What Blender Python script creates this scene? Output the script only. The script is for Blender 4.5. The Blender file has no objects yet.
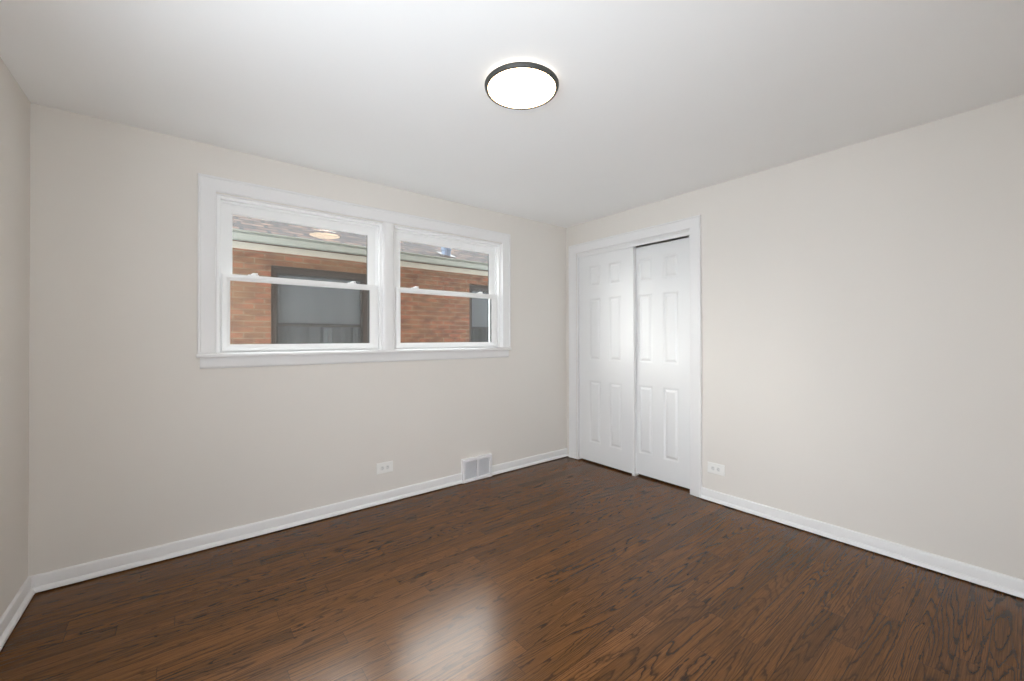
import bpy, bmesh, math, random
from mathutils import Vector, Matrix

# ------------------------------------------------------------------ camera, sky, sun, exposure
scn = bpy.context.scene
COL = scn.collection
cam_data = bpy.data.cameras.new('camera')
cam = bpy.data.objects.new('camera', cam_data)
COL.objects.link(cam)
cam_data.sensor_width = 36.0
cam_data.sensor_fit = 'HORIZONTAL'
cam_data.lens = 36.0 * 410.515 / 1024.0
cam_data.shift_x = 0.0
cam_data.shift_y = -(340.5 - 335.53) / 1024.0
cam_data.clip_start = 0.02
_r = Vector((0.784147, -0.620573, -0.001488))
_u = Vector((-0.002189, -0.005163, 0.999984))
_f = Vector((0.620571, 0.784132, 0.005407))
cam.matrix_world = Matrix(((_r.x, _u.x, -_f.x, -3.18404),
                           (_r.y, _u.y, -_f.y, -3.08516),
                           (_r.z, _u.z, -_f.z, 1.26475),
                           (0, 0, 0, 1)))
scn.camera = cam

SKY_STRENGTH = 1.9        # plain overcast sky
SIDE_FILL = 6.8           # added horizon glow, aimed in through the left wall opening
GLARE_LOBE = 22.0
REAR_FILL = 10.5
SUN_STRENGTH = 2.4
SUN_DIR = Vector((1.4, -0.9, -0.42))      # direction the light travels
LAMP_DIFFUSER = 9.0
LAMP_HALO = 11.0
EXPOSURE = 0.10

world = bpy.data.worlds.new('overcast_sky')
scn.world = world
world.use_nodes = True
wn, wl = world.node_tree.nodes, world.node_tree.links
wn.clear()
wo = wn.new('ShaderNodeOutputWorld')
wb = wn.new('ShaderNodeBackground')
wt = wn.new('ShaderNodeTexCoord')
ws = wn.new('ShaderNodeSeparateXYZ')
wr = wn.new('ShaderNodeValToRGB')
wl.new(wt.outputs['Generated'], ws.inputs[0])
wl.new(ws.outputs['Z'], wr.inputs[0])
wr.color_ramp.elements[0].position = 0.0
wr.color_ramp.elements[0].color = (0.70, 0.76, 0.82, 1)
wr.color_ramp.elements[1].position = 0.03
wr.color_ramp.elements[1].color = (0.88, 0.94, 1.01, 1)
wl.new(wr.outputs[0], wb.inputs['Color'])
wd = wn.new('ShaderNodeVectorMath'); wd.operation = 'DOT_PRODUCT'
wd.inputs[1].default_value = (-0.92, -0.36, -0.02)
wl.new(wt.outputs['Generated'], wd.inputs[0])
we = wn.new('ShaderNodeMath'); we.operation = 'SUBTRACT'; we.inputs[1].default_value = 1.0
wl.new(wd.outputs['Value'], we.inputs[0])
wk = wn.new('ShaderNodeMath'); wk.operation = 'MULTIPLY'; wk.inputs[1].default_value = 3.0
wl.new(we.outputs[0], wk.inputs[0])
wx = wn.new('ShaderNodeMath'); wx.operation = 'EXPONENT'
wl.new(wk.outputs[0], wx.inputs[0])
wg = wn.new('ShaderNodeMath'); wg.operation = 'MULTIPLY_ADD'
wg.inputs[1].default_value = SIDE_FILL; wg.inputs[2].default_value = SKY_STRENGTH
wl.new(wx.outputs[0], wg.inputs[0])
# added bright lobe high above the neighbouring roof, for the floor glare
wd2 = wn.new('ShaderNodeVectorMath'); wd2.operation = 'DOT_PRODUCT'
wd2.inputs[1].default_value = Vector((0.40, 0.70, 0.60)).normalized()
wl.new(wt.outputs['Generated'], wd2.inputs[0])
we2 = wn.new('ShaderNodeMath'); we2.operation = 'MULTIPLY_ADD'
we2.inputs[1].default_value = 11.0; we2.inputs[2].default_value = -11.0
wl.new(wd2.outputs['Value'], we2.inputs[0])
wx2 = wn.new('ShaderNodeMath'); wx2.operation = 'EXPONENT'
wl.new(we2.outputs[0], wx2.inputs[0])
wg2 = wn.new('ShaderNodeMath'); wg2.operation = 'MULTIPLY_ADD'
wg2.inputs[1].default_value = GLARE_LOBE
wl.new(wx2.outputs[0], wg2.inputs[0]); wl.new(wg.outputs[0], wg2.inputs[2])
# added fill light, low through the made-up opening behind the camera
wd3 = wn.new('ShaderNodeVectorMath'); wd3.operation = 'DOT_PRODUCT'
wd3.inputs[1].default_value = Vector((-0.10, -0.58, -0.80)).normalized()
wl.new(wt.outputs['Generated'], wd3.inputs[0])
we3 = wn.new('ShaderNodeMath'); we3.operation = 'MULTIPLY_ADD'
we3.inputs[1].default_value = 5.0; we3.inputs[2].default_value = -5.0
wl.new(wd3.outputs['Value'], we3.inputs[0])
wx3 = wn.new('ShaderNodeMath'); wx3.operation = 'EXPONENT'
wl.new(we3.outputs[0], wx3.inputs[0])
wg3 = wn.new('ShaderNodeMath'); wg3.operation = 'MULTIPLY_ADD'
wg3.inputs[1].default_value = REAR_FILL
wl.new(wx3.outputs[0], wg3.inputs[0]); wl.new(wg2.outputs[0], wg3.inputs[2])
wl.new(wg3.outputs[0], wb.inputs['Strength'])
wl.new(wb.outputs[0], wo.inputs['Surface'])

sun_data = bpy.data.lights.new('hazy_sun', 'SUN')
sun_data.energy = SUN_STRENGTH
sun_data.angle = math.radians(24)
sun_data.color = (1.0, 0.97, 0.93)
sun = bpy.data.objects.new('hazy_sun', sun_data)
COL.objects.link(sun)
sun.location = (-9, 6, 4)
sun.rotation_euler = SUN_DIR.to_track_quat('-Z', 'Y').to_euler()

vs = scn.view_settings
scn.display_settings.display_device = 'sRGB'
vs.view_transform = 'Standard'
vs.look = 'None'
vs.exposure = EXPOSURE
vs.gamma = 1.0
vs.use_curve_mapping = False
scn.cycles.use_denoising = True
scn.cycles.max_bounces = 14
scn.cycles.diffuse_bounces = 8
scn.cycles.glossy_bounces = 4
scn.cycles.transparent_max_bounces = 12
scn.cycles.sample_clamp_indirect = 6.0
scn.cycles.caustics_reflective = False
scn.cycles.caustics_refractive = False

# ------------------------------------------------------------------ room dimensions (metres)
H = 2.44            # ceiling
LX = -3.798         # left wall
FY = -3.50          # wall behind the camera
WT = 0.20           # outside wall thickness
WIN_L = (-3.047, -2.004)
WIN_R = (-1.921, -0.863)
WIN_Z = (1.172, 2.150)
CL_Y = (-1.382, -0.150)   # closet opening
CL_Z = 2.140

# ------------------------------------------------------------------ helpers
def srgb(r, g, b):
    def c(v):
        v /= 255.0
        return v / 12.92 if v <= 0.04045 else ((v + 0.055) / 1.055) ** 2.4
    return (c(r), c(g), c(b), 1.0)

def new_mat(name):
    m = bpy.data.materials.new(name)
    m.use_nodes = True
    nt = m.node_tree
    b = nt.nodes['Principled BSDF']
    return m, nt, b

class NT:
    """small node-tree writer"""
    def __init__(self, nt): self.nt = nt
    def node(self, kind, **kw):
        n = self.nt.nodes.new(kind)
        for k, v in kw.items(): setattr(n, k, v)
        return n
    def link(self, a, b): self.nt.links.new(a, b)
    def put(self, sock, v):
        if hasattr(v, 'links') or hasattr(v, 'is_linked'): self.link(v, sock)
        else: sock.default_value = v
    def math(self, op, a, b=None, c=None):
        n = self.node('ShaderNodeMath', operation=op)
        self.put(n.inputs[0], a)
        if b is not None: self.put(n.inputs[1], b)
        if c is not None: self.put(n.inputs[2], c)
        return n.outputs[0]
    def xyz(self, x, y, z):
        n = self.node('ShaderNodeCombineXYZ')
        for s, v in zip(n.inputs, (x, y, z)): self.put(s, v)
        return n.outputs[0]
    def noise(self, vec, scale, detail=2.0, rough=0.5, dist=0.0):
        n = self.node('ShaderNodeTexNoise')
        self.link(vec, n.inputs['Vector'])
        n.inputs['Scale'].default_value = scale
        n.inputs['Detail'].default_value = detail
        n.inputs['Roughness'].default_value = rough
        n.inputs['Distortion'].default_value = dist
        return n.outputs['Fac']
    def ramp(self, fac, stops):
        n = self.node('ShaderNodeValToRGB')
        self.link(fac, n.inputs[0])
        cr = n.color_ramp
        while len(cr.elements) < len(stops): cr.elements.new(0.5)
        for e, (p, c) in zip(cr.elements, stops):
            e.position = p
            e.color = c if len(c) == 4 else (c[0], c[1], c[2], 1)
        return n.outputs[0]
    def mix(self, fac, a, b, blend='MIX'):
        n = self.node('ShaderNodeMix', data_type='RGBA', blend_type=blend)
        self.put(n.inputs[0], fac); self.put(n.inputs[6], a); self.put(n.inputs[7], b)
        return n.outputs[2]
    def bump(self, height, strength, dist):
        n = self.node('ShaderNodeBump')
        n.inputs['Strength'].default_value = strength
        n.inputs['Distance'].default_value = dist
        self.link(height, n.inputs['Height'])
        return n.outputs[0]

def paint(name, rgba, rough, bump=0.0, scale=220.0, mott=0.02):
    m, nt, b = new_mat(name)
    t = NT(nt)
    g = t.node('ShaderNodeNewGeometry').outputs['Position']
    n = t.noise(g, scale, 3)
    big = t.noise(g, 1.6, 2)
    dark = tuple(c * (1 - mott) for c in rgba[:3]) + (1,)
    lite = tuple(min(1, c * (1 + mott)) for c in rgba[:3]) + (1,)
    t.link(t.mix(big, dark, lite), b.inputs['Base Color'])
    b.inputs['Roughness'].default_value = rough
    if bump: t.link(t.bump(n, bump, 0.002), b.inputs['Normal'])
    return m

def plain(name, rgba, rough, metal=0.0, var=0.05, scale=30.0):
    m, nt, b = new_mat(name)
    t = NT(nt)
    g = t.node('ShaderNodeNewGeometry').outputs['Position']
    n = t.noise(g, scale, 2)
    a = tuple(c * (1 - var) for c in rgba[:3]) + (1,)
    c2 = tuple(min(1, c * (1 + var)) for c in rgba[:3]) + (1,)
    t.link(t.mix(n, a, c2), b.inputs['Base Color'])
    b.inputs['Roughness'].default_value = rough
    b.inputs['Metallic'].default_value = metal
    return m

def emit(name, rgba, strength):
    m = bpy.data.materials.new(name)
    m.use_nodes = True
    nt = m.node_tree
    nt.nodes.clear()
    o = nt.nodes.new('ShaderNodeOutputMaterial')
    e = nt.nodes.new('ShaderNodeEmission')
    e.inputs['Color'].default_value = rgba
    e.inputs['Strength'].default_value = strength
    nt.links.new(e.outputs[0], o.inputs['Surface'])
    return m

def clear_glass(name, tint=(0.97, 0.985, 0.98, 1), ior=1.52):
    m = bpy.data.materials.new(name)
    m.use_nodes = True
    nt = m.node_tree
    nt.nodes.clear()
    o = nt.nodes.new('ShaderNodeOutputMaterial')
    mx = nt.nodes.new('ShaderNodeMixShader')
    tr = nt.nodes.new('ShaderNodeBsdfTransparent')
    gl = nt.nodes.new('ShaderNodeBsdfGlossy')
    fr = nt.nodes.new('ShaderNodeFresnel')
    ge = nt.nodes.new('ShaderNodeNewGeometry')
    mr = nt.nodes.new('ShaderNodeMapRange')      # same reflectance on both faces of the thin pane
    mr.inputs['To Min'].default_value = ior
    mr.inputs['To Max'].default_value = 1.0 / ior
    nt.links.new(ge.outputs['Backfacing'], mr.inputs['Value'])
    nt.links.new(mr.outputs[0], fr.inputs['IOR'])
    tr.inputs['Color'].default_value = tint
    gl.inputs['Roughness'].default_value = 0.02
    nt.links.new(fr.outputs[0], mx.inputs[0])
    nt.links.new(tr.outputs[0], mx.inputs[1])
    nt.links.new(gl.outputs[0], mx.inputs[2])
    nt.links.new(mx.outputs[0], o.inputs['Surface'])
    return m

# ---- geometry helpers
def BM(): return bmesh.new()

def box(bm, x0, x1, y0, y1, z0, z1, bev=0.0, seg=2):
    x0, x1 = sorted((x0, x1)); y0, y1 = sorted((y0, y1)); z0, z1 = sorted((z0, z1))
    v = [bm.verts.new(p) for p in ((x0, y0, z0), (x1, y0, z0), (x1, y1, z0), (x0, y1, z0),
                                   (x0, y0, z1), (x1, y0, z1), (x1, y1, z1), (x0, y1, z1))]
    fs = [bm.faces.new([v[i] for i in q]) for q in
          ((0, 3, 2, 1), (4, 5, 6, 7), (0, 1, 5, 4), (1, 2, 6, 5), (2, 3, 7, 6), (3, 0, 4, 7))]
    if bev > 0:
        es = list({e for f in fs for e in f.edges})
        bmesh.ops.bevel(bm, geom=es, offset=bev, segments=seg, affect='EDGES', profile=0.5)

def back(a, b, c): return (a, -c, b)        # wall with the window: a along x, b up, c out into the room
def right(a, b, c): return (-c, a, b)       # closet wall: a along y, b up, c out into the room
def left(a, b, c): return (LX + c, a, b)

def sweep(bm, paths, closed_path=False, closed_prof=True, caps=True):
    """paths: list (one per profile point) of lists of 3-D points; bridges neighbours"""
    n = len(paths)
    vs_ = [[bm.verts.new(p) for p in path] for path in paths]
    m = len(vs_[0])
    for i in range(n if closed_prof else n - 1):
        a, b = vs_[i], vs_[(i + 1) % n]
        for j in range(m if closed_path else m - 1):
            k = (j + 1) % m
            bm.faces.new((a[j], a[k], b[k], b[j]))
    if caps and not closed_path and closed_prof:
        bm.faces.new([r[0] for r in vs_])
        bm.faces.new([r[-1] for r in reversed(vs_)])

def ring(bm, M, a0, a1, b0, b1, prof, sides=(1, 1, 1, 1)):
    """closed rectangular frame; prof = [(inset, c)...] closed; sides scale the inset l, r, bottom, top"""
    l, r, bo, to = sides
    paths = []
    for i, c in prof:
        paths.append([M(a0 + i * l, b0 + i * bo, c), M(a1 - i * r, b0 + i * bo, c),
                      M(a1 - i * r, b1 - i * to, c), M(a0 + i * l, b1 - i * to, c)])
    sweep(bm, paths, closed_path=True)

def arch(bm, M, a0, a1, b0, b1, prof):
    """three-sided casing (two legs and a head)"""
    paths = []
    for i, c in prof:
        paths.append([M(a0 + i, b0, c), M(a0 + i, b1 - i, c), M(a1 - i, b1 - i, c), M(a1 - i, b0, c)])
    sweep(bm, paths)

def lathe(bm, cx, cy, prof, n=72, closed=False):
    rows = []
    for r, z in prof:
        rows.append([bm.verts.new((cx + r * math.cos(2 * math.pi * k / n), cy + r * math.sin(2 * math.pi * k / n), z)) for k in range(n)])
    cnt = len(rows)
    for i in range(cnt if closed else cnt - 1):
        a, b = rows[i], rows[(i + 1) % cnt]
        for k in range(n):
            bm.faces.new((a[k], a[(k + 1) % n], b[(k + 1) % n], b[k]))
    return rows

def holed_wall(bm, M, As, Bs, holes, c0, c1):
    """wall panel c0..c1 thick over the grid As x Bs, leaving out the cells in holes"""
    cells = {(i, j) for i in range(len(As) - 1) for j in range(len(Bs) - 1)} - set(holes)
    def q(a, b, c): return bm.verts.new(M(a, b, c))
    for i, j in cells:
        A0, A1, B0, B1 = As[i], As[i + 1], Bs[j], Bs[j + 1]
        for c in (c0, c1):
            bm.faces.new((q(A0, B0, c), q(A1, B0, c), q(A1, B1, c), q(A0, B1, c)))
        for (di, dj, e) in ((-1, 0, ((A0, B0), (A0, B1))), (1, 0, ((A1, B0), (A1, B1))),
                            (0, -1, ((A0, B0), (A1, B0))), (0, 1, ((A0, B1), (A1, B1)))):
            if (i + di, j + dj) not in cells:
                (p, r_), (s, t_) = e
                bm.faces.new((q(p, r_, c0), q(s, t_, c0), q(s, t_, c1), q(p, r_, c1)))
    bmesh.ops.remove_doubles(bm, verts=bm.verts, dist=1e-5)

def obj(name, bm, m, parent=None, smooth=False):
    bmesh.ops.recalc_face_normals(bm, faces=bm.faces)
    me = bpy.data.meshes.new(name)
    bm.to_mesh(me); bm.free()
    me.materials.append(m)
    if smooth:
        for p in me.polygons: p.use_smooth = True
        me.set_sharp_from_angle(angle=math.radians(35))
    o = bpy.data.objects.new(name, me)
    COL.objects.link(o)
    if parent is not None:
        o.parent = parent
        o.matrix_parent_inverse = Matrix.Translation(parent.matrix_world.translation).inverted() if parent.parent is None else parent.matrix_world.inverted()
    return o

def tag(o, label, cat, group=None, kind=None):
    o['label'] = label
    o['category'] = cat
    if group: o['group'] = group
    if kind: o['kind'] = kind
    return o

def thing(name, loc, label, cat, kind=None):
    o = bpy.data.objects.new(name, None)
    o.empty_display_size = 0.1
    o.location = loc
    o.matrix_world = Matrix.Translation(loc)
    COL.objects.link(o)
    return tag(o, label, cat, None, kind)

def struct(name, bm, m, label, cat, smooth=False):
    return tag(obj(name, bm, m, None, smooth), label, cat, None, 'structure')

# ------------------------------------------------------------------ materials
M_WALL = paint('greige_wall_paint', srgb(222, 217, 210), 0.62, 0.05)
M_CEIL = paint('white_ceiling_paint', srgb(243, 243, 242), 0.8, 0.05)
M_TRIM = paint('white_trim_paint', srgb(229, 228, 227), 0.34, 0.0, mott=0.008)
M_DOOR = paint('white_door_paint', srgb(228, 228, 227), 0.38, 0.0, mott=0.008)
M_VINYL = paint('white_window_vinyl', srgb(242, 242, 241), 0.30, 0.0, mott=0.006)
M_PLASTIC = paint('white_outlet_plastic', srgb(236, 235, 231), 0.35, 0.0, mott=0.005)
M_SLOT = plain('dark_slot', srgb(140, 138, 135), 0.7)
M_RECEPT = paint('receptacle_face', srgb(222, 222, 219), 0.4, 0.0, mott=0.005)
M_GAP_SHADE = plain('grey_gap_shade', srgb(88, 88, 86), 0.6)  # shade of the track gap, put in as a dark strip
M_GLASS = clear_glass('window_glass')
M_REGISTER = paint('white_enamel', srgb(232, 231, 232), 0.35, 0.0, mott=0.01)
M_DUCT = plain('shaded_duct_metal', srgb(216, 216, 218), 0.5, 0.0)
M_RING = plain('bronze_lamp_ring', srgb(62, 62, 58), 0.5, 0.0)
M_DIFF = emit('lamp_diffuser_glow', (1.0, 0.72, 0.44, 1), LAMP_DIFFUSER)
M_HALO = emit('lamp_halo_glow', (1.0, 0.95, 0.87, 1), LAMP_HALO)
M_STEEL = plain('track_steel', srgb(70, 69, 68), 0.6, 0.2)
M_EAVE = plain('cream_eave_paint', srgb(200, 192, 176), 0.6)
M_SOFFIT = plain('brown_soffit', srgb(92, 72, 58), 0.8)
M_GUTTER = plain('pale_gutter_metal', srgb(146, 150, 142), 0.5, 0.0)
M_BRONZE = plain('dark_bronze_window_frame', srgb(66, 58, 53), 0.55, 0.1)
M_BRONZE2 = plain('brown_storm_frame', srgb(96, 86, 79), 0.55, 0.1)
M_SHADE = plain('grey_window_blind', srgb(168, 174, 178), 0.9)
M_CURTAIN = plain('pale_curtain', srgb(140, 143, 144), 0.9)
M_DARKROOM = plain('dark_curtain', srgb(84, 84, 80), 0.9)
M_ZINC = plain('galvanised_sky_tint', srgb(126, 142, 164), 0.5, 0.1)  # blue of the reflected sky put into the metal colour
M_FLASH = plain('grey_flashing', srgb(112, 108, 104), 0.7)
M_GROUND = plain('side_yard_concrete', srgb(186, 184, 178), 0.9, 0, 0.1, 6)
M_STONE = plain('limestone_sill', srgb(178, 168, 150), 0.85, 0, 0.1, 20)

def make_screen():
    m = bpy.data.materials.new('insect_screen')
    m.use_nodes = True
    nt = m.node_tree; nt.nodes.clear()
    o = nt.nodes.new('ShaderNodeOutputMaterial')
    mx = nt.nodes.new('ShaderNodeMixShader')
    tr = nt.nodes.new('ShaderNodeBsdfTransparent')
    df = nt.nodes.new('ShaderNodeBsdfDiffuse')
    df.inputs['Color'].default_value = srgb(92, 95, 96)
    mx.inputs[0].default_value = 0.30
    nt.links.new(tr.outputs[0], mx.inputs[1]); nt.links.new(df.outputs[0], mx.inputs[2])
    nt.links.new(mx.outputs[0], o.inputs['Surface'])
    return m
M_SCREEN = make_screen()

def make_floor():
    m, nt, b = new_mat('stained_oak_strip_floor')
    t = NT(nt)
    P = t.node('ShaderNodeNewGeometry').outputs['Position']
    s = t.node('ShaderNodeSeparateXYZ'); t.link(P, s.inputs[0])
    x, y = s.outputs['X'], s.outputs['Y']
    W = 0.0826
    v = t.math('DIVIDE', y, W)
    row = t.math('FLOOR', v)
    fv = t.math('FRACT', v)
    wn_ = t.node('ShaderNodeTexWhiteNoise', noise_dimensions='1D'); t.link(row, wn_.inputs['W'])
    rrow = wn_.outputs['Value']
    u = t.math('ADD', t.math('DIVIDE', x, 0.95), t.math('MULTIPLY', rrow, 7.3))
    col = t.math('FLOOR', u)
    fu = t.math('FRACT', u)
    w2 = t.node('ShaderNodeTexWhiteNoise', noise_dimensions='2D'); t.link(t.xyz(row, col, 0.0), w2.inputs['Vector'])
    rid = w2.outputs['Value']
    sc = t.node('ShaderNodeSeparateXYZ'); t.link(w2.outputs['Color'], sc.inputs[0])
    r2, r3 = sc.outputs['X'], sc.outputs['Y']
    # growth-ring contours of a stretched noise field = flat-sawn cathedrals
    gx = t.math('ADD', t.math('MULTIPLY', x, 0.85), t.math('MULTIPLY', rid, 61.0))
    gy = t.math('ADD', t.math('MULTIPLY', y, 11.5), t.math('MULTIPLY', r2, 37.0))
    fld = t.noise(t.xyz(gx, gy, t.math('MULTIPLY', r3, 20.0)), 1.0, 1.0, 0.40, 0.10)
    jag = t.noise(t.xyz(t.math('ADD', t.math('MULTIPLY', x, 26.0), t.math('MULTIPLY', rid, 31.0)), t.math('MULTIPLY', y, 70.0), r2), 1.0, 2)
    fld = t.math('ADD', fld, t.math('MULTIPLY', t.math('SUBTRACT', jag, 0.5), 0.035))
    rings = t.math('ADD', t.math('MULTIPLY', fld, t.math('ADD', 14.0, t.math('MULTIPLY', r3, 14.0))), 0.0)
    fr = t.math('FRACT', rings)
    line = t.ramp(fr, ((0.0, (1, 1, 1)), (0.09, (1, 1, 1)), (0.26, (0.25, 0.25, 0.25)), (0.50, (0, 0, 0)), (0.93, (0.10, 0.10, 0.10)), (1.0, (0.8, 0.8, 0.8))))
    brk = t.noise(t.xyz(t.math('MULTIPLY', x, 22.0), t.math('MULTIPLY', y, 240.0), 0.0), 1.0, 3, 0.6)
    line = t.math('MULTIPLY', line, t.ramp(brk, ((0.30, (0.6, 0.6, 0.6)), (0.50, (1, 1, 1)))))
    amt = t.ramp(t.noise(t.xyz(gx, t.math('MULTIPLY', gy, 0.4), 7.0), 0.9, 1), ((0.34, (0.45, 0.45, 0.45)), (0.62, (1, 1, 1))))
    line = t.math('MULTIPLY', line, amt)
    pores = t.noise(t.xyz(t.math('ADD', t.math('MULTIPLY', x, 7.0), t.math('MULTIPLY', rid, 90.0)), t.math('MULTIPLY', y, 620.0), 0.0), 1.0, 2, 0.6)
    poresc = t.ramp(pores, ((0.30, (0.50, 0.48, 0.46)), (0.55, (1, 1, 1)), (0.8, (1.22, 1.22, 1.22))))
    base = t.ramp(rid, ((0.0, srgb(95, 61, 28)), (0.30, srgb(107, 69, 31)), (0.6, srgb(114, 74, 35)), (0.85, srgb(101, 65, 32)), (1.0, srgb(123, 81, 41))))
    cloud = t.noise(t.xyz(t.math('MULTIPLY', x, 2.2), t.math('MULTIPLY', y, 7.0), r2), 1.0, 3, 0.55)
    base = t.mix(t.math('MULTIPLY', cloud, 0.35), base, srgb(70, 45, 31))
    streak = t.noise(t.xyz(t.math('ADD', t.math('MULTIPLY', x, 1.6), t.math('MULTIPLY', rid, 70.0)), t.math('MULTIPLY', y, 170.0), 5.0), 1.0, 3, 0.6)
    streakc = t.ramp(streak, ((0.32, (0.70, 0.68, 0.66)), (0.48, (1, 1, 1)), (0.72, (1.20, 1.20, 1.20))))
    c = t.mix(1.0, base, poresc, 'MULTIPLY')
    c = t.mix(1.0, c, streakc, 'MULTIPLY')
    c = t.mix(t.math('MULTIPLY', line, 0.9), c, srgb(30, 17, 10))
    # hairline seams
    ev = t.math('MINIMUM', fv, t.math('SUBTRACT', 1.0, fv))
    eu = t.math('MINIMUM', fu, t.math('SUBTRACT', 1.0, fu))
    sv = t.math('LESS_THAN', ev, 0.016)
    su = t.math('LESS_THAN', eu, 0.0010)
    seam = t.math('MAXIMUM', sv, su)
    c = t.mix(t.math('MULTIPLY', seam, 0.7), c, srgb(34, 20, 13))
    t.link(c, b.inputs['Base Color'])
    rough = t.math('ADD', 0.21, t.math('MULTIPLY', t.noise(t.xyz(t.math('MULTIPLY', x, 3.0), t.math('MULTIPLY', y, 18.0), 3.0), 1.0, 2), 0.08))
    t.link(rough, b.inputs['Roughness'])
    b.inputs['IOR'].default_value = 1.35
    b.inputs['Specular Tint'].default_value = (1.0, 0.82, 0.66, 1)
    b.inputs['Coat Weight'].default_value = 0.0
    b.inputs['Coat Roughness'].default_value = 0.2
    h = t.math('ADD', t.math('MULTIPLY', line, -0.6), t.math('MULTIPLY', seam, -1.2))
    h = t.math('ADD', h, t.math('MULTIPLY', pores, 0.25))
    t.link(t.bump(h, 0.06, 0.0012), b.inputs['Normal'])
    return m
M_FLOOR = make_floor()

def make_brick():
    m, nt, b = new_mat('orange_common_brick')
    t = NT(nt)
    P = t.node('ShaderNodeNewGeometry').outputs['Position']
    s = t.node('ShaderNodeSeparateXYZ'); t.link(P, s.inputs[0])
    vec = t.xyz(s.outputs['X'], s.outputs['Z'], 0.0)
    br = t.node('ShaderNodeTexBrick')
    t.link(vec, br.inputs['Vector'])
    br.offset = 0.5
    br.inputs['Scale'].default_value = 1.0
    br.inputs['Brick Width'].default_value = 0.206
    br.inputs['Row Height'].default_value = 0.0665
    br.inputs['Mortar Size'].default_value = 0.0075
    br.inputs['Mortar Smooth'].default_value = 0.2
    br.inputs['Bias'].default_value = 0.0
    br.inputs['Color1'].default_value = srgb(152, 98, 76)
    br.inputs['Color2'].default_value = srgb(124, 90, 68)
    br.inputs['Mortar'].default_value = srgb(136, 121, 100)
    n = t.noise(t.xyz(t.math('MULTIPLY', s.outputs['X'], 6.0), t.math('MULTIPLY', s.outputs['Z'], 16.0), 0.0), 1.0, 2)
    c = t.mix(t.ramp(n, ((0.40, (0, 0, 0)), (0.72, (0.85, 0.85, 0.85)))), br.outputs['Color'], srgb(96, 66, 54))
    n2 = t.noise(P, 3.0, 3)
    c = t.mix(t.ramp(n2, ((0.4, (0, 0, 0)), (0.75, (0.5, 0.5, 0.5)))), c, srgb(138, 112, 86))
    t.link(c, b.inputs['Base Color'])
    b.inputs['Roughness'].default_value = 0.9
    t.link(t.bump(t.math('SUBTRACT', 1.0, br.outputs['Fac']), 0.5, 0.006), b.inputs['Normal'])
    return m
M_BRICK = make_brick()

def make_shingle():
    m, nt, b = new_mat('brown_asphalt_shingles')
    t = NT(nt)
    P = t.node('ShaderNodeNewGeometry').outputs['Position']
    s = t.node('ShaderNodeSeparateXYZ'); t.link(P, s.inputs[0])
    vec = t.xyz(s.outputs['X'], t.math('MULTIPLY', s.outputs['Y'], 1.08), 0.0)
    br = t.node('ShaderNodeTexBrick')
    t.link(vec, br.inputs['Vector'])
    br.inputs['Scale'].default_value = 1.0
    br.inputs['Brick Width'].default_value = 0.26
    br.inputs['Row Height'].default_value = 0.142
    br.inputs['Mortar Size'].default_value = 0.022
    br.inputs['Color1'].default_value = srgb(128, 98, 78)
    br.inputs['Color2'].default_value = srgb(52, 38, 29)
    br.inputs['Mortar'].default_value = srgb(12, 10, 9)
    g = t.noise(t.xyz(t.math('MULTIPLY', s.outputs['X'], 5.0), t.math('MULTIPLY', s.outputs['Y'], 4.5), 0.0), 1.0, 3)
    c = t.mix(t.ramp(g, ((0.42, (0, 0, 0)), (0.60, (0.8, 0.8, 0.8)))), br.outputs['Color'], srgb(36, 26, 20))
    t.link(c, b.inputs['Base Color'])
    b.inputs['Roughness'].default_value = 0.95
    t.link(t.bump(t.math('SUBTRACT', 1.0, br.outputs['Fac']), 0.6, 0.01), b.inputs['Normal'])
    return m
M_SHINGLE = make_shingle()

# ------------------------------------------------------------------ room shell
bm = BM(); box(bm, LX - 0.15, 0.75, FY - 0.15, WT, -0.12, 0.0)
struct('floor', bm, M_FLOOR, 'dark brown stained oak strip floor of the empty room', 'floor')
bm = BM(); box(bm, LX - 0.15, 0.75, FY - 0.15, WT, H, H + 0.12)
struct('ceiling', bm, M_CEIL, 'smooth white ceiling of the empty room', 'ceiling')

bm = BM()
holed_wall(bm, back, [LX - 0.15, WIN_L[0], WIN_L[1], WIN_R[0], WIN_R[1], 0.75], [0.0, 1.150, WIN_Z[1], H],
           [(1, 1), (3, 1)], -WT, 0.0)
struct('wall_back', bm, M_WALL, 'greige painted wall that holds the double window', 'wall')
bm = BM()
holed_wall(bm, right, [FY - 0.15, CL_Y[0], CL_Y[1], 0.0], [0.0, CL_Z, H], [(1, 0)], -0.10, 0.0)
struct('wall_right', bm, M_WALL, 'greige painted wall that holds the sliding closet doors', 'wall')
bm = BM()
holed_wall(bm, left, [FY - 0.15, -3.40, -1.95, 0.0], [0.0, 2.15, H], [(1, 0)], -0.15, 0.0)  # unseen opening added here to brighten the room
struct('wall_left', bm, M_WALL, 'narrow strip of greige wall at the left edge', 'wall')
bm = BM()
holed_wall(bm, lambda a, b, c: (a, FY + c, b), [LX, -3.50, -2.74, 0.0], [0.0, 2.04, H], [(1, 0)], -0.15, 0.0)  # unseen opening added to let fill light in from the rear
struct('wall_front', bm, M_WALL, 'greige wall with an added light opening behind the camera', 'wall')
# closet interior
bm = BM()
box(bm, 0.70, 0.75, -1.75, 0.0, 0.0, H)
box(bm, 0.10, 0.70, -1.75, -1.70, 0.0, H)
struct('wall_closet', bm, M_WALL, 'wall inside the closet behind the sliding doors', 'wall')

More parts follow.
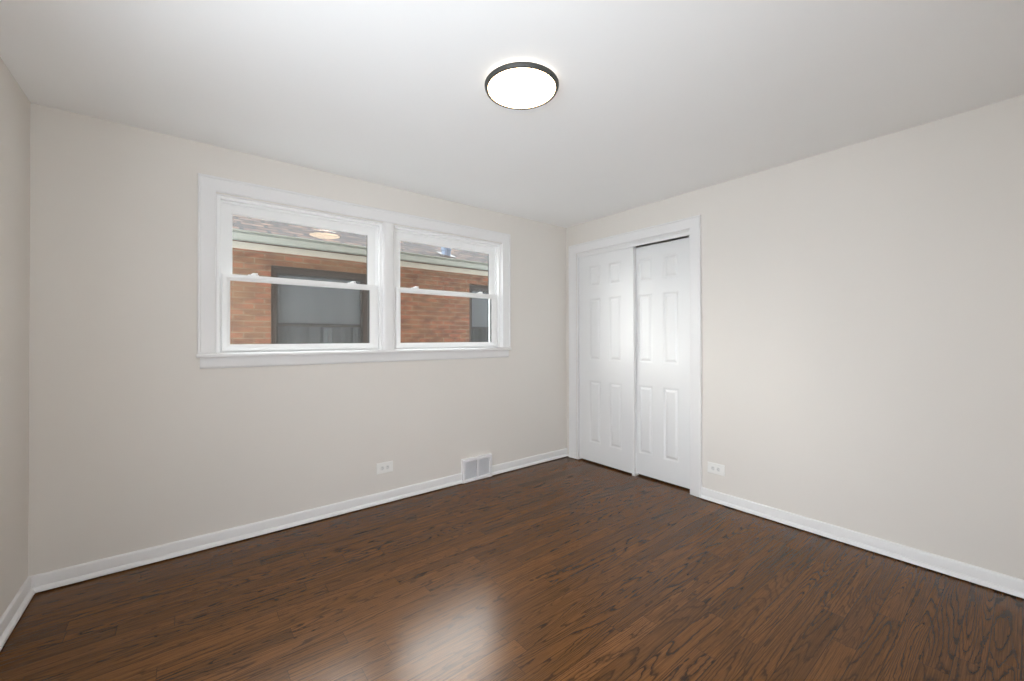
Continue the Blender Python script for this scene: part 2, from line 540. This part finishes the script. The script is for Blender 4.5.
# ------------------------------------------------------------------ baseboards with shoe moulding
BP = [(0.0, 0.007), (0.0, 0.087), (0.006, 0.0865), (0.0105, 0.083), (0.0125, 0.077), (0.0125, 0.030),
      (0.0165, 0.0285), (0.0215, 0.0245), (0.0255, 0.0185), (0.0275, 0.012), (0.0275, 0.007)]
def base_run(bm, M, a0, a1, m0=0.0, m1=0.0):
    """m0 / m1: mitre factors at the two ends (1 = inside corner)"""
    sweep(bm, [[M(a0 + c * m0, b, c), M(a1 - c * m1, b, c)] for c, b in BP])
bm = BM()
base_run(bm, back, LX, -1.309, 1, 0)
base_run(bm, back, -0.999, 0.0, 0, 0)
struct('baseboard_back', bm, M_TRIM, 'white baseboard with shoe moulding under the double window', 'baseboard', True)
bm = BM(); base_run(bm, right, FY, -1.474)
struct('baseboard_right', bm, M_TRIM, 'white baseboard with shoe moulding right of the closet', 'baseboard', True)
bm = BM(); base_run(bm, left, -1.86, 0.0, 0, 1)

struct('baseboard_left', bm, M_TRIM, 'short white baseboard along the left wall', 'baseboard', True)

# casing of the opening added in the left wall to let light in
root_bm = BM()
arch(root_bm, left, -3.49, -1.86, 0.004, 2.24, [(0.0, 0.0), (0.0, 0.020), (0.012, 0.022), (0.016, 0.018), (0.080, 0.011), (0.089, 0.006), (0.089, 0.0)])
struct('trim_4', root_bm, M_TRIM, 'white casing around the added light opening beside the camera', 'door trim', True)

# ------------------------------------------------------------------ window trim
CP = [(0.0, 0.0), (0.0, 0.020), (0.004, 0.024), (0.012, 0.024), (0.016, 0.019), (0.060, 0.016),
      (0.078, 0.0125), (0.086, 0.0105), (0.089, 0.006), (0.089, 0.0)]
root = thing('trim_1', (-1.955, -0.01, 1.172), 'white wooden casing, stool and apron around the double window', 'window trim', 'structure')
bm = BM()
arch(bm, back, -3.136, -0.774, WIN_Z[0], 2.2475, CP)
# centre mullion casing
mp = [(0.0, 0.0), (0.0, 0.008), (0.006, 0.0125), (0.020, 0.016), (0.063, 0.016), (0.077, 0.0125), (0.083, 0.008), (0.083, 0.0)]
sweep(bm, [[back(WIN_L[1] + a, WIN_Z[0], c), back(WIN_L[1] + a, 2.156, c)] for a, c in mp])
obj('casing', bm, M_TRIM, root, True)
bm = BM(); box(bm, -3.142, -0.783, -0.050, 0.030, 1.150, 1.172, 0.004)
obj('stool', bm, M_TRIM, root, True)
bm = BM()
ap = [(0.0, 1.150), (0.016, 1.150), (0.016, 1.096), (0.013, 1.086), (0.009, 1.081), (0.0, 1.081)]
sweep(bm, [[(-3.124, -c, z), (-0.794, -c, z)] for c, z in ap])
obj('apron', bm, M_TRIM, root, True)
# jamb liners of the two openings
for (a0, a1) in (WIN_L, WIN_R):
    bm = BM()
    ring(bm, back, a0, a1, 1.166, WIN_Z[1], [(0, 0.0), (0, -0.19), (0.004, -0.19), (0.004, 0.0)])
    obj('jamb', bm, M_TRIM, root)

# ------------------------------------------------------------------ the two double-hung windows
def window(name, a0, a1, label):
    root = thing(name, ((a0 + a1) / 2, 0.08, 1.172), label, 'window', 'structure')
    z0, z1 = 1.172, WIN_Z[1] - 0.004
    a0 += 0.004; a1 -= 0.004
    # vinyl master frame with inner stop, channel and exterior lip
    bm = BM()
    ring(bm, back, a0, a1, z0, z1,
         [(0, -0.018), (0.015, -0.018), (0.019, -0.022), (0.019, -0.046), (0.031, -0.048), (0.031, -0.062), (0.024, -0.062),
          (0.024, -0.068), (0.030, -0.068), (0.030, -0.100), (0.036, -0.112), (0.046, -0.112), (0.048, -0.115), (0.048, -0.142), (0.0, -0.142)],
         (1, 1, 0.30, 1))
    obj('frame', bm, M_VINYL, root, True)
    # upper sash (outer track)
    ua0, ua1, uz0, uz1 = a0 + 0.026, a1 - 0.026, 1.634, z1 - 0.026
    bm = BM()
    sp = [(0, -0.069), (0.018, -0.069), (0.024, -0.071), (0.040, -0.074), (0.046, -0.080), (0.046, -0.092), (0.040, -0.097), (0, -0.099)]
    ring(bm, back, ua0, ua1, uz0, uz1, sp, (1.28, 1.36, 0.75, 1.40))
    us = obj('upper_sash', bm, M_VINYL, root, True)
    bm = BM()
    box(bm, ua0 + 0.052, ua1 - 0.056, 0.0838, 0.0878, uz0 + 0.030, uz1 - 0.052)
    obj('upper_glass', bm, M_GLASS, us)
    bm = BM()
    box(bm, ua1 - 0.0665, ua1 - 0.0600, 0.0825, 0.0895, uz0 + 0.032, uz1 - 0.056)  # dark strip in place of the shaded gap beside the glass
    obj('gap_shade_strip', bm, M_GAP_SHADE, us)
    # lower sash (inner track)
    la0, la1, lz0, lz1 = a0 + 0.030, a1 - 0.030, z0 + 0.010, 1.668
    bm = BM()
    sp = [(0, -0.031), (0.002, -0.030), (0.022, -0.030), (0.026, -0.032), (0.036, -0.036), (0.041, -0.042), (0.041, -0.056), (0.036, -0.060), (0, -0.061)]
    ring(bm, back, la0, la1, lz0, lz1, sp, (1, 1.34, 1.05, 0.95))
    box(bm, la0 + 0.06, la1 - 0.06, 0.022, 0.033, lz0 + 0.004, lz0 + 0.013, 0.002)      # lift rail
    ls = obj('lower_sash', bm, M_VINYL, root, True)
    bm = BM()
    box(bm, la0 + 0.037, la1 - 0.050, 0.048, 0.052, lz0 + 0.040, lz1 - 0.036)
    obj('lower_glass', bm, M_GLASS, ls)
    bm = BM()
    box(bm, la1 - 0.0660, la1 - 0.0530, 0.0455, 0.0545, lz0 + 0.043, lz1 - 0.039)  # same painted shade strip for the lower pane
    obj('gap_shade_strip', bm, M_GAP_SHADE, ls)
    # two cam locks on the meeting rail
    for fa in (0.17, 0.81):
        cx = la0 + (la1 - la0) * fa
        bm = BM()
        box(bm, cx - 0.030, cx + 0.030, 0.033, 0.058, lz1, lz1 + 0.006, 0.002)
        box(bm, cx - 0.013, cx + 0.013, 0.036, 0.056, lz1 + 0.006, lz1 + 0.014, 0.004)
        box(bm, cx - 0.006, cx + 0.024, 0.030, 0.040, lz1 + 0.010, lz1 + 0.017, 0.003)
        obj('sash_lock', bm, M_VINYL, ls, True)
    return root
window('window_1', *WIN_L, 'white double hung window left of the centre mullion')
window('window_2', *WIN_R, 'white double hung window right of the centre mullion, nearer the closet')

# ------------------------------------------------------------------ closet casing, track, doors
root = thing('trim_2', (0.0, -0.76, 0.0), 'white casing and head track around the closet opening', 'door trim', 'structure')
bm = BM()
CPc = [(i * 1.02, c * 0.9) for i, c in CP]
arch(bm, right, -1.474, -0.052, 0.004, 2.2325, CPc)
obj('casing', bm, M_TRIM, root, True)
bm = BM()
arch(bm, right, CL_Y[0] - 0.001, CL_Y[1] + 0.001, 0.0, CL_Z + 0.001, [(0, 0.0), (0.0, -0.099), (0.011, -0.099), (0.011, 0.0)])
obj('jamb', bm, M_TRIM, root)
bm = BM()
box(bm, 0.012, 0.022, CL_Y[0] + 0.012, CL_Y[1] - 0.012, 2.096, CL_Z - 0.010, 0.002)
obj('valance', bm, M_TRIM, root)
bm = BM()
box(bm, 0.023, 0.092, CL_Y[0] + 0.012, CL_Y[1] - 0.012, 2.118, CL_Z - 0.010)
obj('track', bm, M_STEEL, root)
bm = BM()
box(bm, 0.020, 0.090, -0.838, -0.806, 0.0, 0.004, 0.001)
box(bm, 0.020, 0.026, -0.838, -0.806, 0.004, 0.020, 0.001)
box(bm, 0.0625, 0.066, -0.838, -0.806, 0.004, 0.030, 0.001)
obj('floor_guide', bm, M_PLASTIC, root)

def closet_door(name, y_left, y_right, x_face, thick, label, z1=2.108):
    """six-panel slab: y_left (far, towards corner) > y_right; x_face = room side"""
    root = thing(name, (x_face + thick / 2, (y_left + y_right) / 2, 0.014), label, 'closet door', 'structure')
    z0 = 0.016
    w = y_left - y_right
    pw = 0.148; mid = 0.100
    st = (w - 2 * pw - mid) / 2
    ys = [0, st, st + pw, st + pw + mid, st + 2 * pw + mid, w]
    zs = [z0, 0.205, 0.832, 1.035, 1.660, 1.775, 1.990, z1]
    M = lambda a, b, c: (x_face - c, y_left - a, b)
    bm = BM()
    def q(a, b, c): return bm.verts.new(M(a, b, c))
    panels = []
    for i in range(5):
        for j in range(7):
            A0, A1, B0, B1 = ys[i], ys[i + 1], zs[j], zs[j + 1]
            if i in (1, 3) and j in (1, 3, 5):
                panels.append((A0, A1, B0, B1))
                prof = [(0.0, 0.0), (0.004, -0.0015), (0.010, -0.007), (0.016, -0.009), (0.022, -0.009)]
                rows = [[q(A0 + d, B0 + d, c), q(A1 - d, B0 + d, c), q(A1 - d, B1 - d, c), q(A0 + d, B1 - d, c)] for d, c in prof]
                for r0, r1 in zip(rows, rows[1:]):
                    for k in range(4):
                        bm.faces.new((r0[k], r0[(k + 1) % 4], r1[(k + 1) % 4], r1[k]))
                bm.faces.new(rows[-1])
            else:
                bm.faces.new((q(A0, B0, 0), q(A1, B0, 0), q(A1, B1, 0), q(A0, B1, 0)))
    def strip(pts_a):
        for p0, p1 in zip(pts_a, pts_a[1:]):
            bm.faces.new((q(p0[0], p0[1], 0), q(p1[0], p1[1], 0), q(p1[0], p1[1], -thick), q(p0[0], p0[1], -thick)))
    strip([(0, z) for z in zs]); strip([(w, z) for z in zs])
    strip([(a, z0) for a in ys]); strip([(a, z1) for a in ys])
    for i in range(5):
        for j in range(7):
            bm.faces.new((q(ys[i], zs[j], -thick), q(ys[i + 1], zs[j], -thick), q(ys[i + 1], zs[j + 1], -thick), q(ys[i], zs[j + 1], -thick)))
    bmesh.ops.remove_doubles(bm, verts=bm.verts, dist=1e-5)
    obj('slab', bm, M_DOOR, root, True)
    for (A0, A1, B0, B1) in panels:
        bm = BM()
        prof = [(0.019, -0.0092), (0.022, -0.0085), (0.036, -0.0025), (0.040, -0.0015)]
        rows = [[q2 for q2 in (bm.verts.new(M(A0 + d, B0 + d, c)), bm.verts.new(M(A1 - d, B0 + d, c)),
                               bm.verts.new(M(A1 - d, B1 - d, c)), bm.verts.new(M(A0 + d, B1 - d, c)))] for d, c in prof]
        for r0, r1 in zip(rows, rows[1:]):
            for k in range(4):
                bm.faces.new((r0[k], r0[(k + 1) % 4], r1[(k + 1) % 4], r1[k]))
        bm.faces.new(rows[-1]); bm.faces.new(list(reversed(rows[0])))
        obj('raised_panel', bm, M_DOOR, root, False)
    return root
closet_door('door_1', -0.164, -0.826, 0.024, 0.038, 'white six panel sliding closet door in front, nearer the corner')
closet_door('door_2', -0.722, -1.368, 0.067, 0.026, 'white six panel sliding closet door behind the other, nearer the outlet', 2.0925)

# ------------------------------------------------------------------ ceiling light
LC = (-1.978, -1.636)
root = thing('ceiling_light', (LC[0], LC[1], H), 'round flush ceiling light with glowing white disc and dark bronze ring', 'ceiling light')
bm = BM()
rows = lathe(bm, LC[0], LC[1], [(0.130, H), (0.130, 2.424), (0.001, 2.424)], 64)
obj('base_plate', bm, M_TRIM, root, True)
bm = BM()
lathe(bm, LC[0], LC[1], [(0.132, 2.4375), (0.139, 2.4375), (0.139, 2.4265), (0.132, 2.4265)], 64, True)
obj('halo_strip', bm, M_HALO, root, True)
bm = BM()
lathe(bm, LC[0], LC[1], [(0.140, 2.424), (0.169, 2.424), (0.171, 2.421), (0.1705, 2.417), (0.1655, 2.407), (0.164, 2.4055), (0.1565, 2.4055), (0.1565, 2.420), (0.140, 2.420)], 96, True)
obj('ring', bm, M_RING, root, True)
bm = BM()
rr = [(0.156, 2.412), (0.154, 2.4065), (0.12, 2.405), (0.06, 2.4045), (0.004, 2.4045)]
rows = lathe(bm, LC[0], LC[1], rr, 64)
bm.faces.new(rows[-1])
obj('diffuser', bm, M_DIFF, root, True)

# ------------------------------------------------------------------ outlets
def outlet(M, a, b, label):
    loc = M(a, b, 0.0)
    root = thing('electrical_outlet', loc, label, 'outlet')
    bm = BM()
    w, h = 0.0640, 0.0410
    prof = [(0.0, 0.0), (0.0, 0.003), (0.002, 0.0052), (0.006, 0.0062)]
    rows = [[bm.verts.new(M(a + sx * (w - d), b + sz * (h - d), c)) for sx, sz in ((-1, -1), (1, -1), (1, 1), (-1, 1))] for d, c in prof]
    for r0, r1 in zip(rows, rows[1:]):
        for k in range(4):
            bm.faces.new((r0[k], r0[(k + 1) % 4], r1[(k + 1) % 4], r1[k]))
    bm.faces.new(rows[-1]); bm.faces.new(list(reversed(rows[0])))
    obj('cover_plate', bm, M_PLASTIC, root)
    for s in (-1, 1):
        ca = a + s * 0.0205
        bm = BM()
        n = 24
        def loop(k, c):
            pts = []
            for i in range(n):
                an = 2 * math.pi * i / n
                da = max(-0.0130, min(0.0130, 0.0165 * math.cos(an)))
                pts.append(bm.verts.new(M(ca + da * k, b + 0.0165 * math.sin(an) * k, c)))
            return pts
        l0, l1, l2 = loop(1, 0.0055), loop(1, 0.0078), loop(0.93, 0.0084)
        for p, q in ((l0, l1), (l1, l2)):
            for i in range(n):
                bm.faces.new((p[i], p[(i + 1) % n], q[(i + 1) % n], q[i]))
        bm.faces.new(l2); bm.faces.new(list(reversed(l0)))
        rec = obj('receptacle', bm, M_RECEPT, root)
        bm = BM()
        def slot(da, db, wa, wb):
            p = [M(ca + da + sx * wa, b + db + sz * wb, c) for c in (0.0080, 0.0087) for sx, sz in ((-1, -1), (1, -1), (1, 1), (-1, 1))]
            v = [bm.verts.new(k) for k in p]
            for f in ((0, 1, 2, 3), (4, 5, 6, 7), (0, 1, 5, 4), (1, 2, 6, 5), (2, 3, 7, 6), (3, 0, 4, 7)):
                bm.faces.new([v[i] for i in f])
        slot(-0.001, 0.0062, 0.0042, 0.0011)
        slot(-0.001, -0.0062, 0.0036, 0.0011)
        slot(0.0078, 0.0, 0.0021, 0.0021)
        obj('slot', bm, M_SLOT, rec)
    bm = BM()
    pts0 = [M(a + 0.0034 * math.cos(t_), b + 0.0034 * math.sin(t_), 0.006) for t_ in [2 * math.pi * k / 14 for k in range(14)]]
    pts1 = [M(a + 0.0028 * math.cos(t_), b + 0.0028 * math.sin(t_), 0.0074) for t_ in [2 * math.pi * k / 14 for k in range(14)]]
    v0 = [bm.verts.new(p) for p in pts0]; v1 = [bm.verts.new(p) for p in pts1]
    for i in range(14): bm.faces.new((v0[i], v0[(i + 1) % 14], v1[(i + 1) % 14], v1[i]))
    bm.faces.new(v1); bm.faces.new(list(reversed(v0)))
    obj('screw', bm, M_REGISTER, root)
outlet(back, -1.992, 0.2700, 'white horizontal duplex outlet on the wall below the double window')
outlet(right, -1.582, 0.2580, 'white horizontal duplex outlet on the wall right of the closet casing')

# ------------------------------------------------------------------ wall register
root = thing('floor_register', (-1.149, -0.015, 0.0), 'white metal air register with two banks of upright louvers set in the baseboard', 'air vent')
bm = BM()
a0, a1 = -1.310, -0.998
ring(bm, back, a0, a1, 0.001, 0.206, [(0, 0.0), (0, 0.029), (0.003, 0.034), (0.022, 0.036), (0.026, 0.030), (0.026, 0.014), (0.0, 0.0)][:-1] + [(0.026, 0.0)], (1, 1, 1.15, 1))
obj('frame', bm, M_REGISTER, root, True)
bm = BM()
mid = (a0 + a1) / 2
box(bm, mid - 0.010, mid + 0.010, -0.032, -0.012, 0.031, 0.183, 0.002)
obj('centre_bar', bm, M_REGISTER, root)
bm = BM(); box(bm, a0 + 0.024, a1 - 0.024, -0.016, -0.004, 0.030, 0.184)
obj('back_plate', bm, M_DUCT, root)
for b0, b1 in ((a0 + 0.026, mid - 0.010), (mid + 0.010, a1 - 0.026)):
    n = 14
    for k in range(n):
        c = b0 + (b1 - b0) * (k + 0.5) / n
        bm = BM()
        v = []
        for z in (0.031, 0.183):
            for (dx, y) in ((-0.0042, -0.0270), (-0.0026, -0.0276), (0.0042, -0.0155), (0.0026, -0.0150)):
                v.append(bm.verts.new((c + dx, y, z)))
        for f in ((0, 1, 2, 3), (4, 5, 6, 7), (0, 1, 5, 4), (1, 2, 6, 5), (2, 3, 7, 6), (3, 0, 4, 7)):
            bm.faces.new([v[i] for i in f])
        obj('louver', bm, M_REGISTER, root)

# ------------------------------------------------------------------ outside: the neighbouring house
GZ = -0.60
bm = BM(); box(bm, -14, 9, WT + 0.0, 16, GZ - 0.1, GZ)
struct('ground', bm, M_GROUND, 'concrete side yard strip between the two houses', 'ground')
OUR_TOP = 6.5  # height of the unseen wall, set to shade the neighbouring brick
bm = BM(); box(bm, LX - 3.0, 3.0, WT + 0.001, WT + 0.10, H + 0.12, OUR_TOP)
box(bm, LX - 3.0, 3.0, WT - 0.05, WT + 0.0, GZ - 0.05, -0.12)
struct('trim_3', bm, M_BRICK, 'unseen outside wall of this house, made tall to block sky', 'wall')

NY = 2.50
NX0, NX1 = -3.4, 5.0
ZT = 2.40
house = thing('neighbor_house', (0, NY, GZ), 'orange brick bungalow with brown shingle roof seen through the windows', 'house')
nw = [(-2.405, -1.247, 0.72, 2.138), (0.365, 1.523, 0.72, 2.128)]
bm = BM()
holed_wall(bm, lambda a, b, c: (a, NY + c, b), [NX0, nw[0][0], nw[0][1], nw[1][0], nw[1][1], NX1], [GZ, 0.72, 2.133, ZT],
           [(1, 1), (3, 1)], 0.0, 0.22)
box(bm, NX0, NX0 + 0.22, NY + 0.22, NY + 8, GZ, ZT)
box(bm, NX1 - 0.22, NX1, NY + 0.22, NY + 8, GZ, ZT)
obj('brick_wall', bm, M_BRICK, house)
bm = BM(); box(bm, NX0, NX1, NY - 0.034, NY, 2.285, 2.358, 0.003)
obj('frieze_board', bm, M_EAVE, house)
bm = BM()
box(bm, NX0 - 0.3, NX1 + 0.3, 2.10, NY + 0.2, 2.376, 2.388)
obj('soffit', bm, M_SOFFIT, house)
# gutter, ogee front
bm = BM()
gp = [(2.125, 2.300), (2.050, 2.300), (2.040, 2.308), (2.036, 2.326), (2.018, 2.344), (2.014, 2.360), (2.030, 2.368), (2.030, 2.376), (2.000, 2.378), (2.000, 2.392), (2.008, 2.394),
      (2.010, 2.384), (2.040, 2.382), (2.046, 2.334), (2.054, 2.312), (2.118, 2.312), (2.118, 2.385), (2.125, 2.385)]
sweep(bm, [[(NX0 - 0.35, y, z), (NX1 + 0.35, y, z)] for y, z in gp])
obj('gutter', bm, M_GUTTER, house, True)
# roof slab
SL = math.tan(math.radians(24))
bm = BM()
y0, y1 = 2.085, 6.8
rp = [(y0, 2.392), (y0, 2.408), (y1, 2.408 + SL * (y1 - y0)), (y1 + (y1 - y0), 2.408), (y1 + (y1 - y0), 2.392), (y1, 2.392 + SL * (y1 - y0))]
sweep(bm, [[(NX0 - 0.35, y, z), (NX1 + 0.35, y, z)] for y, z in rp])
roof = obj('roof', bm, M_SHINGLE, house)
# metal roof vent with flashing
vx, vy = -0.185, 2.270
vz = 2.408 + SL * (vy - y0)
bm = BM()
lathe(bm, vx, vy, [(0.001, vz + 0.105), (0.074, vz + 0.105), (0.076, vz + 0.098), (0.076, vz + 0.062), (0.066, vz + 0.060), (0.066, vz - 0.05), (0.001, vz - 0.05)], 20)
rv = obj('roof_vent', bm, M_ZINC, house, True)
bm = BM()
fl = 0.11
vv = [bm.verts.new((vx + sx * fl, vy + sy * fl, vz + sy * fl * SL + c)) for c in (0.0, 0.008) for sx, sy in ((-1, -1), (1, -1), (1, 1), (-1, 1))]
for f in ((0, 1, 2, 3), (4, 5, 6, 7), (0, 1, 5, 4), (1, 2, 6, 5), (2, 3, 7, 6), (3, 0, 4, 7)):
    bm.faces.new([vv[i] for i in f])
obj('flashing', bm, M_FLASH, rv)

def neighbor_window(a0, a1, z0, z1, low):
    Mh = lambda a, b, c: (a, NY - c, b)
    bm = BM()
    ring(bm, Mh, a0, a1, z0, z1, [(0, -0.10), (0, -0.030), (0.004, -0.026), (0.028, -0.026), (0.030, -0.036), (0.062, -0.040), (0.064, -0.10)], (1, 1, 1, 1.35))
    fr = obj('window', bm, M_BRONZE, house)
    zm = z0 + 0.50 * (z1 - z0)
    i0, i1 = a0 + 0.060, a1 - 0.060
    bm = BM()
    ring(bm, Mh, i0, i1, zm - 0.02, z1 - 0.080, [(0, -0.090), (0, -0.052), (0.024, -0.052), (0.026, -0.09)])
    obj('upper_sash', bm, M_BRONZE2, fr)
    bm = BM()
    ring(bm, Mh, i0, i1, z0 + 0.060, zm + 0.02, [(0, -0.10), (0, -0.068), (0.020, -0.068), (0.022, -0.10)], (1, 1, 1, 1.7))
    obj('lower_sash', bm, M_BRONZE, fr)
    bm = BM(); box(bm, i0, i1, NY + 0.046, NY + 0.048, z0 + 0.06, z1 - 0.08)
    obj('insect_screen', bm, M_SCREEN, fr)
    # pale blind drawn over the upper sash, darker curtain below it with one pale fold
    def drape(name, xa, xb, za, zb, yb, m, waves, amp):
        bm = BM()
        n = 60
        rows = []
        for k in range(n + 1):
            u = k / n
            y = yb + amp * math.sin(u * waves) + 0.4 * amp * math.sin(u * waves * 2.3 + 1)
            rows.append([[bm.verts.new((xa + (xb - xa) * u, y + d, z)) for d in (0.0, 0.003)] for z in (za, zb)])
        for r0, r1 in zip(rows, rows[1:]):
            for d in (0, 1):
                bm.faces.new((r0[0][d], r1[0][d], r1[1][d], r0[1][d]))
            bm.faces.new((r0[0][0], r1[0][0], r1[0][1], r0[0][1]))
            bm.faces.new((r0[1][0], r1[1][0], r1[1][1], r0[1][1]))
        obj(name, bm, m, fr, True)
    drape('blind', i0, i1, zm - 0.01, z1 - 0.05, NY + 0.135, M_SHADE, 11, 0.008)
    drape('curtain', i0, i1, z0 + 0.03, zm + 0.03, NY + 0.175, low, 36, 0.012)
    xf = a0 + 0.58 * (a1 - a0)
    drape('curtain', xf - 0.05, xf + 0.05, z0 + 0.03, zm - 0.03, NY + 0.145, M_SHADE, 9, 0.006)
    bm = BM(); box(bm, a0 - 0.02, a1 + 0.02, NY - 0.04, NY + 0.03, z0 - 0.07, z0 + 0.002, 0.004)
    obj('sill', bm, M_STONE, fr)
neighbor_window(*nw[0], M_CURTAIN)
neighbor_window(*nw[1], M_DARKROOM)
